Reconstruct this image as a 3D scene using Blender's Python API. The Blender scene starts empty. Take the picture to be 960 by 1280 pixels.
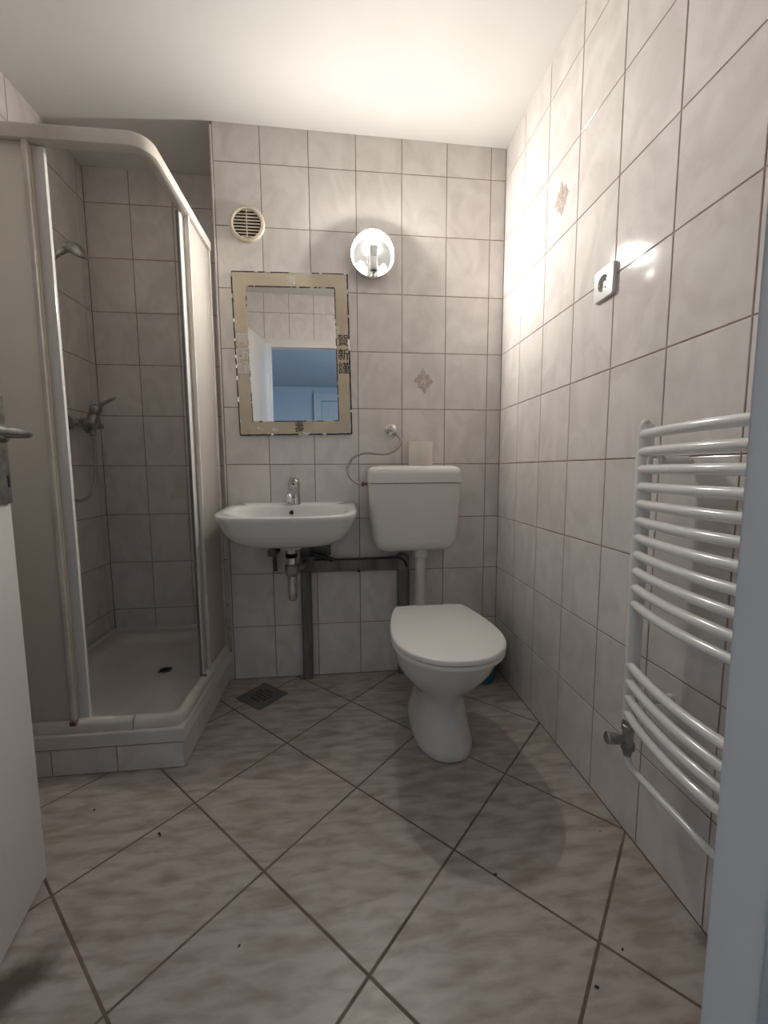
import bpy, bmesh, math, random
from mathutils import Vector, Matrix, Euler
random.seed(7)
PI = math.pi
S = bpy.context.scene
COL = S.collection

# ------------------------------------------------------------------ camera
cam_d = bpy.data.cameras.new('camera')
cam = bpy.data.objects.new('camera', cam_d)
COL.objects.link(cam)
R_ = Vector((0.99455989, -0.1040608, -0.00468806))
U_ = Vector((0.01528556, 0.10127738, 0.99474079))
F_ = Vector((0.10303873, 0.98940095, -0.10231704))
m = Matrix((R_, U_, -F_)).transposed().to_4x4()
m.translation = Vector((0.5176229, -1.89919502, 0.9761782))
cam.matrix_world = m
cam_d.sensor_fit = 'AUTO'
cam_d.sensor_width = 36.0
cam_d.lens = 36.0 * 512.455 / 1280.0
cam_d.clip_start = 0.01
S.camera = cam

# ------------------------------------------------------------------ world, view
W = bpy.data.worlds.new('sky')
S.world = W
W.use_nodes = True
W.node_tree.nodes['Background'].inputs[0].default_value = (0.46, 0.67, .96, 1)
W.node_tree.nodes['Background'].inputs[1].default_value = 30.0
S.view_settings.view_transform = 'Standard'
S.view_settings.look = 'None'
S.view_settings.gamma = 1.0
S.view_settings.use_curve_mapping = False
S.view_settings.exposure = 0.0
BULB_POWER = 22.0          # glow of the globe itself
LAMP_WATTS = 2.3

# ------------------------------------------------------------------ materials
def mat(name, col, rough=0.4, metal=0.0, spec=0.5, coat=0.0, trans=0.0, sss=0.0):
    M = bpy.data.materials.new(name)
    M.use_nodes = True
    b = M.node_tree.nodes['Principled BSDF']
    b.inputs['Base Color'].default_value = (*col, 1)
    b.inputs['Roughness'].default_value = rough
    b.inputs['Metallic'].default_value = metal
    b.inputs['Specular IOR Level'].default_value = spec
    b.inputs['Coat Weight'].default_value = coat
    b.inputs['Coat Roughness'].default_value = 0.06
    b.inputs['Transmission Weight'].default_value = trans
    return M

def mottle(M, c1, c2, scale=(8, 8, 8), detail=4, per_object=True, lo=0.35, hi=0.65, bump=0.0, world=False,
           rough=None, distort=0.0):
    """noise between two colours; each object shows another stretch of it"""
    nt = M.node_tree; N = nt.nodes; L = nt.links
    b = N['Principled BSDF']
    if world:
        g = N.new('ShaderNodeNewGeometry'); src = g.outputs['Position']
    else:
        t = N.new('ShaderNodeTexCoord'); src = t.outputs['Object']
    mp = N.new('ShaderNodeMapping'); mp.inputs['Scale'].default_value = scale
    L.new(src, mp.inputs['Vector'])
    if per_object:
        oi = N.new('ShaderNodeObjectInfo')
        mu = N.new('ShaderNodeMath'); mu.operation = 'MULTIPLY'; mu.inputs[1].default_value = 57.0
        L.new(oi.outputs['Random'], mu.inputs[0])
        L.new(mu.outputs[0], mp.inputs['Location'])
    nz = N.new('ShaderNodeTexNoise'); nz.inputs['Scale'].default_value = 1.0
    nz.inputs['Detail'].default_value = detail; nz.inputs['Distortion'].default_value = distort
    L.new(mp.outputs[0], nz.inputs['Vector'])
    r = N.new('ShaderNodeValToRGB')
    r.color_ramp.elements[0].position = lo; r.color_ramp.elements[0].color = (*c1, 1)
    r.color_ramp.elements[1].position = hi; r.color_ramp.elements[1].color = (*c2, 1)
    L.new(nz.outputs[0], r.inputs[0])
    L.new(r.outputs[0], b.inputs['Base Color'])
    if bump:
        bp = N.new('ShaderNodeBump'); bp.inputs['Strength'].default_value = bump; bp.inputs['Distance'].default_value = 0.002
        L.new(nz.outputs[0], bp.inputs['Height']); L.new(bp.outputs[0], b.inputs['Normal'])
    return r, nz

M = {}
M['tile'] = mat('glazed wall tile', (.62, .57, .54), .075, 0, .5)
mottle(M['tile'], (.655, .61, .58), (.74, .70, .67), (9, 6, 9), 5, lo=.36, hi=.62, distort=1.2)
M['grout'] = mat('brown wall grout', (.22, .13, .095), .85)
mottle(M['grout'], (.24, .155, .12), (.36, .25, .195), (14, 14, 14), 4, False, world=True)
M['fgrout'] = mat('brown floor grout', (.13, .095, .07), .85)
mottle(M['fgrout'], (.12, .085, .06), (.20, .15, .11), (12, 12, 12), 4, False, world=True)

# floor tile: stone look with streaks along the room's width, brown grime by the door
def floor_material():
    X = mat('stone look floor tile', (.42, .37, .33), .36, 0, .45)
    r, nz = mottle(X, (.29, .245, .20), (.455, .41, .375), (10, 34, 10), 8, False, lo=.32, hi=.60, world=True, bump=.2, distort=.25)
    nt = X.node_tree; N = nt.nodes; L = nt.links
    b = N['Principled BSDF']
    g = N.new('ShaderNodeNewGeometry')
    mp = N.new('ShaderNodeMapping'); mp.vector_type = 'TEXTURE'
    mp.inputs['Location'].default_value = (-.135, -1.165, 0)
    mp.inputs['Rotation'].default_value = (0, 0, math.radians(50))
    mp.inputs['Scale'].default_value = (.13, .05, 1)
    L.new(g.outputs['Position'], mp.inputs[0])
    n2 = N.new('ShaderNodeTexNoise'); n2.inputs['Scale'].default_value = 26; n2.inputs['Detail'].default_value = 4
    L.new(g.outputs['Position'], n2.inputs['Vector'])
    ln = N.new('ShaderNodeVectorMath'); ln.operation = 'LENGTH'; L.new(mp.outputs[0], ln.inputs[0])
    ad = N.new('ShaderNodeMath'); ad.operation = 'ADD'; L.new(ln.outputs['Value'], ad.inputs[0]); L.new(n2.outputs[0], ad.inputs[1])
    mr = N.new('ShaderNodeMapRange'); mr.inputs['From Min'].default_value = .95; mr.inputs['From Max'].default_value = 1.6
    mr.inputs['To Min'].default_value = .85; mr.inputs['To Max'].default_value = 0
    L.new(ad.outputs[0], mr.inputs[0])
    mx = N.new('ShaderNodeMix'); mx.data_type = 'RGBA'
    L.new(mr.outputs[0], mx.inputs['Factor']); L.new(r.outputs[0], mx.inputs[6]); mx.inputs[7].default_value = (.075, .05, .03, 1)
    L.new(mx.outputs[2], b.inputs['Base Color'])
    return X
M['floor'] = floor_material()
M['paint'] = mat('white ceiling paint', (.80, .785, .76), .75, 0, .25)
mottle(M['paint'], (.81, .795, .77), (.85, .835, .81), (2.5, 2.5, 2.5), 4, False, world=True)
M['ceramic'] = mat('white sanitary ceramic', (.74, .735, .71), .12, 0, .5, .25)
M['acrylic'] = mat('white shower tray acrylic', (.66, .63, .60), .3, 0, .5)
mottle(M['acrylic'], (.60, .57, .54), (.68, .65, .62), (7, 7, 7), 5, False, world=True)
M['plastic'] = mat('white lid plastic', (.74, .73, .70), .28, 0, .5)
M['cistern'] = mat('cistern plastic', (.70, .68, .645), .35, 0, .45)
M['railplastic'] = mat('yellowed rail plastic', (.68, .64, .585), .4, 0, .4)
mottle(M['railplastic'], (.60, .55, .49), (.70, .665, .615), (9, 9, 9), 4, True)
M['chrome'] = mat('chrome', (.72, .72, .73), .12, 1.0)
mottle(M['chrome'], (.55, .54, .53), (.78, .78, .78), (18, 18, 18), 3, True)
M['dullchrome'] = mat('limescaled chrome', (.36, .355, .35), .34, .9)
mottle(M['dullchrome'], (.26, .255, .25), (.46, .455, .45), (40, 40, 40), 4, True)
M['hose'] = mat('braided steel hose', (.42, .40, .38), .38, .8)
M['radiator'] = mat('white radiator enamel', (.76, .75, .73), .18, 0, .5, .3)
M['door'] = mat('white door lacquer', (.74, .735, .72), .33, 0, .45)
mottle(M['door'], (.725, .72, .70), (.755, .75, .735), (6, 6, 2), 3, False, world=True)
M['frame'] = mat('white frame lacquer', (.72, .685, .65), .4, 0, .4)
M['dark'] = mat('black void', (.012, .011, .01), .8)
M['greytape'] = mat('grey plastic film', (.16, .155, .148), .42, 0, .45)
mottle(M['greytape'], (.105, .10, .095), (.205, .20, .19), (26, 26, 3), 4, True)
M['rust'] = mat('rust', (.16, .085, .05), .8)
mottle(M['rust'], (.07, .045, .035), (.24, .13, .08), (70, 70, 70), 4, True)
M['vent'] = mat('cream vent plastic', (.66, .585, .48), .4)
M['beige'] = mat('cream paint on glass', (.54, .465, .345), .3, 0, .5)
mottle(M['beige'], (.50, .43, .32), (.57, .50, .375), (9, 9, 9), 4, False)
M['ink'] = mat('black paint on glass', (.02, .019, .02), .35)
M['silver'] = mat('bare silvering', (.72, .71, .68), .35, .6)
M['socket'] = mat('white socket plastic', (.72, .71, .69), .3)
M['paper'] = mat('toilet paper', (.74, .69, .61), .95, 0, .1)
M['blue'] = mat('blue bucket plastic', (.07, .31, .43), .35)
M['drain'] = mat('brushed drain steel', (.17, .165, .16), .5, .5)
M['motif'] = mat('brown tile print', (.47, .385, .335), .2)
M['motif2'] = mat('pale tile print', (.60, .53, .48), .2)
M['bead'] = mat('white sealant bead', (.62, .585, .545), .5)
M['hallwall'] = mat('pale hall wall paint', (.62, .63, .65), .8, 0, .2)
M['hallfloor'] = mat('hall laminate', (.32, .22, .14), .5)
mottle(M['hallfloor'], (.24, .16, .10), (.38, .27, .18), (2, 18, 2), 5, False, world=True)
M['enamel'] = mat('white lamp enamel', (.8, .79, .77), .3)
M['bulbbody'] = mat('lamp holder plastic', (.035, .032, .03), .5)
M['socketgrey'] = mat('grey bulb base', (.05, .048, .044), .5)
M['specks'] = mat('dark grit', (.03, .026, .022), .9)

def mirror_material():
    X = mat('mirror silvering', (.86, .87, .86), 0.0, 1.0)
    return X
M['mirror'] = mirror_material()
X = mat('polished lamp dish', (.78, .78, .78), .11, 1.0)
M['dish'] = X

def frosted():
    X = mat('frosted styrene panel', (.76, .73, .69), .45, 0, .3)
    nt = X.node_tree; N = nt.nodes; L = nt.links
    out = N['Material Output']; b = N['Principled BSDF']
    t = N.new('ShaderNodeBsdfTranslucent'); t.inputs[0].default_value = (.96, .945, .92, 1)
    mx = N.new('ShaderNodeMixShader'); mx.inputs[0].default_value = .66
    L.new(b.outputs[0], mx.inputs[1]); L.new(t.outputs[0], mx.inputs[2]); L.new(mx.outputs[0], out.inputs[0])
    return X
M['frosted'] = frosted()

def thin_glass():
    X = bpy.data.materials.new('clear thin glass'); X.use_nodes = True
    nt = X.node_tree; N = nt.nodes; L = nt.links
    N.remove(N['Principled BSDF']); out = N['Material Output']
    tr = N.new('ShaderNodeBsdfTransparent'); tr.inputs[0].default_value = (.96, .97, .97, 1)
    gl = N.new('ShaderNodeBsdfGlossy'); gl.inputs['Roughness'].default_value = .03
    lw = N.new('ShaderNodeLayerWeight'); lw.inputs[0].default_value = .5
    pw = N.new('ShaderNodeMath'); pw.operation = 'POWER'; pw.inputs[1].default_value = 4.0
    ma = N.new('ShaderNodeMath'); ma.operation = 'MULTIPLY_ADD'; ma.inputs[1].default_value = .55; ma.inputs[2].default_value = .04
    L.new(lw.outputs['Facing'], pw.inputs[0]); L.new(pw.outputs[0], ma.inputs[0])
    mx = N.new('ShaderNodeMixShader')
    L.new(ma.outputs[0], mx.inputs[0]); L.new(tr.outputs[0], mx.inputs[1]); L.new(gl.outputs[0], mx.inputs[2])
    L.new(mx.outputs[0], out.inputs[0])
    return X
M['glass'] = thin_glass()

def glow(name, col, power):
    # glowing bulb glass: lets the light inside through and glows itself
    X = bpy.data.materials.new(name); X.use_nodes = True
    nt = X.node_tree; N = nt.nodes; L = nt.links
    N.remove(N['Principled BSDF'])
    tr = N.new('ShaderNodeBsdfTransparent'); tr.inputs[0].default_value = (.95, .95, .95, 1)
    em = N.new('ShaderNodeEmission'); em.inputs[0].default_value = (*col, 1); em.inputs[1].default_value = power
    ad = N.new('ShaderNodeAddShader')
    L.new(tr.outputs[0], ad.inputs[0]); L.new(em.outputs[0], ad.inputs[1]); L.new(ad.outputs[0], N['Material Output'].inputs[0])
    return X
M['bulb'] = glow('lit bulb globe', (1.0, .925, .85), BULB_POWER)
# ------------------------------------------------------------------ object helpers
WLOC = {}
def tag(o, label=None, cat=None, group=None, kind=None):
    if label: o['label'] = label
    if cat: o['category'] = cat
    if group: o['group'] = group
    if kind: o['kind'] = kind
    return o

def thing(name, loc, label, cat, group=None):
    o = bpy.data.objects.new(name, None)
    o.empty_display_size = .05
    o.location = loc
    COL.objects.link(o)
    WLOC[o.name] = Vector(loc)
    return tag(o, label, cat, group)

def obj(name, bm, material, parent=None, angle=38, label=None, kind=None, flat=False, origin=None):
    """bm in world coordinates -> one mesh object"""
    bmesh.ops.recalc_face_normals(bm, faces=bm.faces)
    base = WLOC[parent.name] if parent else Vector((0, 0, 0))
    o_w = Vector(origin) if origin is not None else base
    if o_w.length: bmesh.ops.translate(bm, verts=bm.verts, vec=-o_w)
    me = bpy.data.meshes.new(name)
    bm.to_mesh(me); bm.free()
    if not flat:
        for p in me.polygons: p.use_smooth = True
        me.set_sharp_from_angle(angle=math.radians(angle))
    me.materials.append(material)
    o = bpy.data.objects.new(name, me)
    COL.objects.link(o)
    if parent: o.parent = parent
    o.location = o_w - base
    WLOC[o.name] = o_w
    return tag(o, label, kind=kind)

def B(): return bmesh.new()

def add_box(bm, x0, x1, y0, y1, z0, z1, bev=0.0, seg=2, mtx=None):
    c = [(x, y, z) for x in (x0, x1) for y in (y0, y1) for z in (z0, z1)]
    v = [bm.verts.new(p) for p in c]
    fs = [bm.faces.new([v[i] for i in q]) for q in ((0, 1, 3, 2), (4, 6, 7, 5), (0, 4, 5, 1), (2, 3, 7, 6), (0, 2, 6, 4), (1, 5, 7, 3))]
    if bev > 0:
        es = list({e for f in fs for e in f.edges})
        r = bmesh.ops.bevel(bm, geom=es, offset=bev, segments=seg, profile=.5, affect='EDGES')
        v = [x for x in set(sum([list(f.verts) for f in r['faces']], [])) if x.is_valid]
        seen = set(v); st = list(v)
        while st:
            a = st.pop()
            for e in a.link_edges:
                o = e.other_vert(a)
                if o not in seen: seen.add(o); st.append(o)
        v = list(seen)
    if mtx is not None:
        for a in v: a.co = mtx @ a.co
    return v

def loft(bm, rings, cap0=True, cap1=True, closed=True):
    vs = [[bm.verts.new(p) for p in r] for r in rings]
    n = len(rings[0])
    for a, b in zip(vs[:-1], vs[1:]):
        for i in range(n if closed else n - 1):
            j = (i + 1) % n
            bm.faces.new((a[i], a[j], b[j], b[i]))
    if cap0 and closed: bm.faces.new(vs[0])
    if cap1 and closed: bm.faces.new(vs[-1])
    return vs

def frames(pts):
    pts = [Vector(p) for p in pts]
    T = []
    for i in range(len(pts)):
        a = pts[max(i - 1, 0)]; b = pts[min(i + 1, len(pts) - 1)]
        T.append((b - a).normalized())
    up = Vector((0, 0, 1)) if abs(T[0].z) < .9 else Vector((1, 0, 0))
    n = T[0].cross(up).normalized()
    out = []
    for t in T:
        n = (n - t * n.dot(t)).normalized()
        out.append((n, t.cross(n)))
    return pts, out

def tube(bm, pts, r, seg=12, caps=True):
    pts, fr = frames(pts)
    rs = r if isinstance(r, (list, tuple)) else [r] * len(pts)
    rings = []
    for p, (n, b), q in zip(pts, fr, rs):
        rings.append([p + n * (q * math.cos(2 * PI * k / seg)) + b * (q * math.sin(2 * PI * k / seg)) for k in range(seg)])
    return loft(bm, rings, caps, caps)

def sweep(bm, pts, prof, normals_up=Vector((0, 0, 1)), caps=True):
    """profile points (side, up) swept along a horizontal path with mitred corners"""
    pts = [Vector(p) for p in pts]
    rings = []
    for i, p in enumerate(pts):
        d0 = (pts[i] - pts[i - 1]).normalized() if i else None
        d1 = (pts[i + 1] - pts[i]).normalized() if i < len(pts) - 1 else None
        d0 = d0 or d1; d1 = d1 or d0
        s0 = d0.cross(normals_up).normalized(); s1 = d1.cross(normals_up).normalized()
        s = (s0 + s1); s = s / max(s.length_squared / 2, .2) if s.length > 1e-6 else s0
        rings.append([p + s * a + normals_up * b for a, b in prof])
    return loft(bm, rings, caps, caps)

def smooth_path(pts, n=8):
    P = [Vector(p) for p in pts]
    P = [P[0] * 2 - P[1]] + P + [P[-1] * 2 - P[-2]]
    out = []
    for i in range(1, len(P) - 2):
        a, b, c, d = P[i - 1], P[i], P[i + 1], P[i + 2]
        for k in range(n):
            t = k / n
            out.append(.5 * ((2 * b) + (c - a) * t + (2 * a - 5 * b + 4 * c - d) * t * t + (3 * b - a - 3 * c + d) * t ** 3))
    out.append(P[-2])
    return out

def axis_matrix(o, z, x=None):
    z = Vector(z).normalized()
    x = Vector(x) if x else (Vector((1, 0, 0)) if abs(z.x) < .9 else Vector((0, 1, 0)))
    y = z.cross(x).normalized(); x = y.cross(z)
    mm = Matrix((x, y, z)).transposed().to_4x4(); mm.translation = Vector(o)
    return mm

def lathe(bm, prof, o, z=(0, 0, 1), seg=28, cap0=True, cap1=True):
    mm = axis_matrix(o, z)
    rings = []
    for r, h in prof:
        rings.append([mm @ Vector((max(r, 1e-5) * math.cos(2 * PI * k / seg), max(r, 1e-5) * math.sin(2 * PI * k / seg), h)) for k in range(seg)])
    return loft(bm, rings, cap0, cap1)

def prism(bm, poly, h0, h1, mtx):
    a = [bm.verts.new(mtx @ Vector((x, y, h0))) for x, y in poly]
    b = [bm.verts.new(mtx @ Vector((x, y, h1))) for x, y in poly]
    n = len(poly)
    bm.faces.new(a[::-1]); bm.faces.new(b)
    for i in range(n):
        j = (i + 1) % n
        bm.faces.new((a[i], a[j], b[j], b[i]))

def se_ring(xc, yc, a, bf, bb, z, nf=2.0, nb=2.0, n=48):
    """closed ring: super-ellipse with its own front (-y) and back (+y) halves"""
    out = []
    for k in range(n):
        t = 2 * PI * k / n
        c, s = math.cos(t), math.sin(t)
        nn, b = (nf, bf) if s < 0 else (nb, bb)
        x = abs(c) ** (2 / nn) * (1 if c >= 0 else -1)
        y = abs(s) ** (2 / nn) * (1 if s >= 0 else -1)
        zz = z(yc + b * y) if callable(z) else z
        out.append(Vector((xc + a * x, yc + b * y, zz)))
    return out

def rrect(w, h, r, n=5):
    out = []
    for cx, cy, a0 in ((w / 2 - r, h / 2 - r, 0), (-w / 2 + r, h / 2 - r, 90), (-w / 2 + r, -h / 2 + r, 180), (w / 2 - r, -h / 2 + r, 270)):
        for k in range(n + 1):
            a = math.radians(a0 + 90 * k / n)
            out.append((cx + r * math.cos(a), cy + r * math.sin(a)))
    return out

# ------------------------------------------------------------------ tiles
GAP = .0034
def offset_poly(poly, d):
    n = len(poly); out = []
    for i in range(n):
        p0, p1, p2 = (Vector(poly[i - 1]), Vector(poly[i]), Vector(poly[(i + 1) % n]))
        e0 = (p1 - p0).normalized(); e1 = (p2 - p1).normalized()
        n0 = Vector((-e0.y, e0.x)); n1 = Vector((-e1.y, e1.x))
        k = 1 + n0.dot(n1)
        out.append(p1 + (n0 + n1) * (d / max(k, .15)))
    return [tuple(p) for p in out]

def area(p):
    return .5 * sum(p[i - 1][0] * p[i][1] - p[i][0] * p[i - 1][1] for i in range(len(p)))

def tile_mesh(poly, material, bev=.0012, depth=.0026):
    """poly counter-clockwise, local x/y, glazed face at z = 0"""
    bm = B()
    top = offset_poly(poly, bev)
    rings = [[Vector((x, y, -depth)) for x, y in poly], [Vector((x, y, -bev * .55)) for x, y in poly], [Vector((x, y, 0)) for x, y in top]]
    loft(bm, rings, False, True)
    bmesh.ops.recalc_face_normals(bm, faces=bm.faces)
    me = bpy.data.meshes.new('tile')
    bm.to_mesh(me); bm.free()
    for f in me.polygons: f.use_smooth = False
    me.materials.append(material)
    return me

RECT = {}
def rect_tile(w, h, material, parent, loc, rot):
    key = (round(w, 4), round(h, 4), material.name)
    if key not in RECT:
        RECT[key] = tile_mesh([(-w / 2, -h / 2), (w / 2, -h / 2), (w / 2, h / 2), (-w / 2, h / 2)], material)
    o = bpy.data.objects.new('tile', RECT[key])
    COL.objects.link(o); o.parent = parent
    o.location = loc; o.rotation_euler = rot
    return o

Z0, TH, TW = .0026, .25, .20
def ceil_z(x, y): return 2.403 - .014 * x
def tile_wall(parent, us, place, rot, top, hole=None, bottom=0.0):
    """us: joint coordinates along the wall; place(u, z) -> world point of the tile face"""
    zs = [bottom] + [Z0 + TH * k for k in range(1, 12) if Z0 + TH * k > bottom + .01]
    made = {}
    for a, b in zip(us[:-1], us[1:]):
        for k in range(len(zs) - 1):
            z0, z1 = zs[k], zs[k + 1]
            z1 = min(z1, top)
            if z1 - z0 < .01: continue
            pieces = [(a, b, z0, z1)]
            if hole:
                hx0, hx1, hz = hole
                if b > hx0 and a < hx1 and z0 < hz:
                    pieces = []
                    zl = min(z1, hz)
                    if a < hx0 - .01: pieces.append((a, hx0, z0, zl))
                    if b > hx1 + .01: pieces.append((hx1, b, z0, zl))
                    if z1 > hz + .01: pieces.append((a, b, hz, z1))
            for (p, q, r, s) in pieces:
                o = rect_tile(q - p - GAP, s - r - GAP, M['tile'], parent, place((p + q) / 2, (r + s) / 2), rot)
                made[(round(p, 3), round(r, 3))] = o
    return made

# ------------------------------------------------------------------ setting: shell
GR = .0014                 # grout lies this far behind the tile faces
XL, XR, YA, YF = -.68, 1.268, .33, -1.68
bm = B(); add_box(bm, .02, 1.42, GR, .46, -.12, 2.60)
wall_back = obj('wall_back', bm, M['grout'], kind='structure')
bm = B(); add_box(bm, GR, .0199, GR + .0002, YA + .13, -.12, 2.60)
wall_return = obj('wall_return', bm, M['grout'], kind='structure')
bm = B(); add_box(bm, XL - .14, 0, YA + GR, .46, -.12, 2.60)
wall_alcove = obj('wall_alcove', bm, M['grout'], kind='structure')
bm = B(); add_box(bm, XL - .14, XL - GR, -1.82, YA + .0013, -.12, 2.60)
wall_left = obj('wall_left', bm, M['grout'], kind='structure')
bm = B(); add_box(bm, XR + GR, 1.42, -1.82, GR - .0001, -.12, 2.60)
wall_right = obj('wall_right', bm, M['grout'], kind='structure')
# front wall with the door opening: one U-shaped slab
OX0, OX1, OZ = -.075, .80, 2.02
bm = B()
prism(bm, [(XL, -.1), (OX0, -.1), (OX0, OZ), (OX1, OZ), (OX1, -.1), (XR, -.1), (XR, 2.6), (XL, 2.6)], -1.80, YF - GR,
      Matrix(((1, 0, 0, 0), (0, 0, 1, 0), (0, 1, 0, 0), (0, 0, 0, 1))))
wall_front = obj('wall_front', bm, M['grout'], kind='structure', flat=True)
# ceiling slab, slightly out of level
bm = B()
c = [(XL - .1, -1.80, 0), (XR + .1, -1.80, 0), (XR + .1, .44, 0), (XL - .1, .44, 0)]
loft(bm, [[Vector((x, y, ceil_z(x, y))) for x, y, _ in c], [Vector((x, y, 2.59)) for x, y, _ in c]])
ceiling = obj('ceiling', bm, M['paint'], kind='structure', flat=True)
bm = B(); add_box(bm, XL - .1, XR + .1, -1.80, .4, -.10, -GR)
floor = obj('floor', bm, M['fgrout'], kind='structure', flat=True)

RB, RR, RL, RF = (PI / 2, 0, 0), (PI / 2, 0, -PI / 2), (PI / 2, 0, PI / 2), (PI / 2, 0, PI)
back_tiles = tile_wall(wall_back, [.010, .2, .4, .6, .8, 1.0, 1.2, XR], lambda u, z: (u, 0, z), RB, 2.404)
right_us = [YF, -1.594, -1.394, -1.194, -.994, -.794, -.594, -.394, -.194, 0]
right_tiles = tile_wall(wall_right, right_us, lambda u, z: (XR, u, z), RR, 2.390)
left_us = [YF, -1.518, -1.318, -1.118, -.918, -.718, -.518, -.318, -.118, .082, .282, YA]
tile_wall(wall_left, left_us, lambda u, z: (XL, u, z), RL, 2.416)
tile_wall(wall_alcove, [XL, -.475, -.278, -.08, 0], lambda u, z: (u, YA, z), RB, 2.412)
tile_wall(wall_return, [.004, .13, YA], lambda u, z: (0, u, z), RR, 2.40)
tile_wall(wall_front, [XL, -.485, -.285, -.085, .115, .315, .515, .715, .915, 1.115, XR], lambda u, z: (u, YF, z), RF, 2.411, hole=(OX0 - .05, OX1 + .05, OZ + .02))

# floor tiles laid diagonally, clipped to the room
def clip(poly, a, b, c_):
    """keep a*x + b*y <= c_"""
    out = []
    for i in range(len(poly)):
        p, q = poly[i - 1], poly[i]
        dp = a * p[0] + b * p[1] - c_; dq = a * q[0] + b * q[1] - c_
        if (dp <= 0) != (dq <= 0):
            t = dp / (dp - dq); out.append((p[0] + t * (q[0] - p[0]), p[1] + t * (q[1] - p[1])))
        if dq <= 0: out.append(q)
    return out
FS, FA, FX, FY = .3383, -.7729, .0729, -.7282
e1 = Vector((math.cos(FA), math.sin(FA))); e2 = Vector((-math.sin(FA), math.cos(FA)))
for i in range(-8, 9):
    for j in range(-8, 9):
        o2 = Vector((FX, FY))
        quad = [tuple(o2 + e1 * ((i + u) * FS) + e2 * ((j + v) * FS)) for u, v in ((0, 0), (1, 0), (1, 1), (0, 1))]
        quad = offset_poly(quad, .0029)
        for a, b, c_ in ((-1, 0, -(XL + .001)), (1, 0, XR - .001), (0, 1, -.001), (0, -1, 1.70)):
            quad = clip(quad, a, b, c_)
            if len(quad) < 3: break
        if len(quad) < 3: continue
        q2 = []
        for p in quad:
            if not q2 or (Vector(p) - Vector(q2[-1])).length > .004: q2.append(p)
        if (Vector(q2[0]) - Vector(q2[-1])).length < .004: q2.pop()
        if len(q2) < 3 or abs(area(q2)) < 2e-4: continue
        if all(p[0] < -.02 and p[1] > -.56 for p in q2): continue      # wholly under the shower plinth
        cx = sum(p[0] for p in q2) / len(q2); cy = sum(p[1] for p in q2) / len(q2)
        me = tile_mesh([(p[0] - cx, p[1] - cy) for p in q2], M['floor'], .0013)
        o = bpy.data.objects.new('tile', me); COL.objects.link(o); o.parent = floor; o.location = (cx, cy, 0)

# edge trim on the outside corner of the back wall
bm = B(); add_box(bm, .0002, .0085, -.0022, .0075, .004, 2.39, .0018, 2)
obj('trim_1', bm, M['bead'], kind='structure')

# ------------------------------------------------------------------ setting: door frame, door, hall
bm = B()
def frame_u(bm, x0, x1, zt, w, y0, y1):
    prism(bm, [(x0, 0), (x0 - w, 0), (x0 - w, zt + w), (x1 + w, zt + w), (x1 + w, 0), (x1, 0), (x1, zt), (x0, zt)], y0, y1,
          Matrix(((1, 0, 0, 0), (0, 0, 1, 0), (0, 1, 0, 0), (0, 0, 0, 1))))
frame_u(bm, -.040, .7655, 1.985, .062, -1.7065, -1.6700)
bmesh.ops.bevel(bm, geom=[e for e in bm.edges if e.calc_length() > .3], offset=.004, segments=3, profile=.5, affect='EDGES')
fr = obj('trim_2', bm, M['frame'], kind='structure', angle=30)
bm = B(); frame_u(bm, -.055, .7835, 2.000, .040, -1.815, -1.7066)
obj('trim_3', bm, M['frame'], kind='structure', angle=30)

# open door leaf
H0 = Vector((-.052, -1.672, 0)); H1 = Vector((-.2005, -.9255, 0))
dd = (H1 - H0).normalized(); dn = Vector((dd.y, -dd.x, 0)); DL = (H1 - H0).length
DM = Matrix((dd, dn, Vector((0, 0, 1)))).transposed().to_4x4(); DM.translation = H0     # x along leaf, y out of the face, z up
bm = B(); add_box(bm, 0.004, DL, -.040, 0, .010, 2.005, .0035, 3, DM)
door = obj('door_1', bm, M['door'], kind='structure', origin=H0)
def dbox(name, mtl, x0, x1, y0, y1, z0, z1, bev, par=door):
    bm = B(); add_box(bm, x0, x1, y0, y1, z0, z1, bev, 3, DM); return obj(name, bm, mtl, par)
PX = DL - .0275
plate = dbox('handle_plate', M['dullchrome'], PX - .021, PX + .021, .0003, .0075, .908, 1.135, .003)
bm = B(); prism(bm, rrect(.0052, .026, .0025), .0074, .0082, DM @ Matrix.Translation((PX + .009, 0, .955)) @ Matrix(((1, 0, 0, 0), (0, 0, 1, 0), (0, 1, 0, 0), (0, 0, 0, 1))))
obj('keyhole', bm, M['dark'], plate)
bm = B()
pth = [(PX, .004, 1.055), (PX, .03, 1.055), (PX - .002, .048, 1.055), (PX - .012, .058, 1.055), (PX - .04, .061, 1.055), (PX - .085, .059, 1.054), (PX - .125, .056, 1.053)]
tube(bm, [DM @ Vector(p) for p in smooth_path(pth, 5)], .0092, 14)
handle = obj('lever_handle', bm, M['dullchrome'], door, 60)
bm = B(); lathe(bm, [(.0185, 0), (.0185, .006), (.014, .010)], DM @ Vector((PX, .0076, 1.055)), dn, 24)
obj('rosette', bm, M['dullchrome'], handle)
for hz in (.25, 1.75):
    bm = B(); tube(bm, [DM @ Vector((-.006, .004, hz)), DM @ Vector((-.006, .004, hz + .08))], .007, 12)
    obj('hinge', bm, M['dullchrome'], door)

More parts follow.
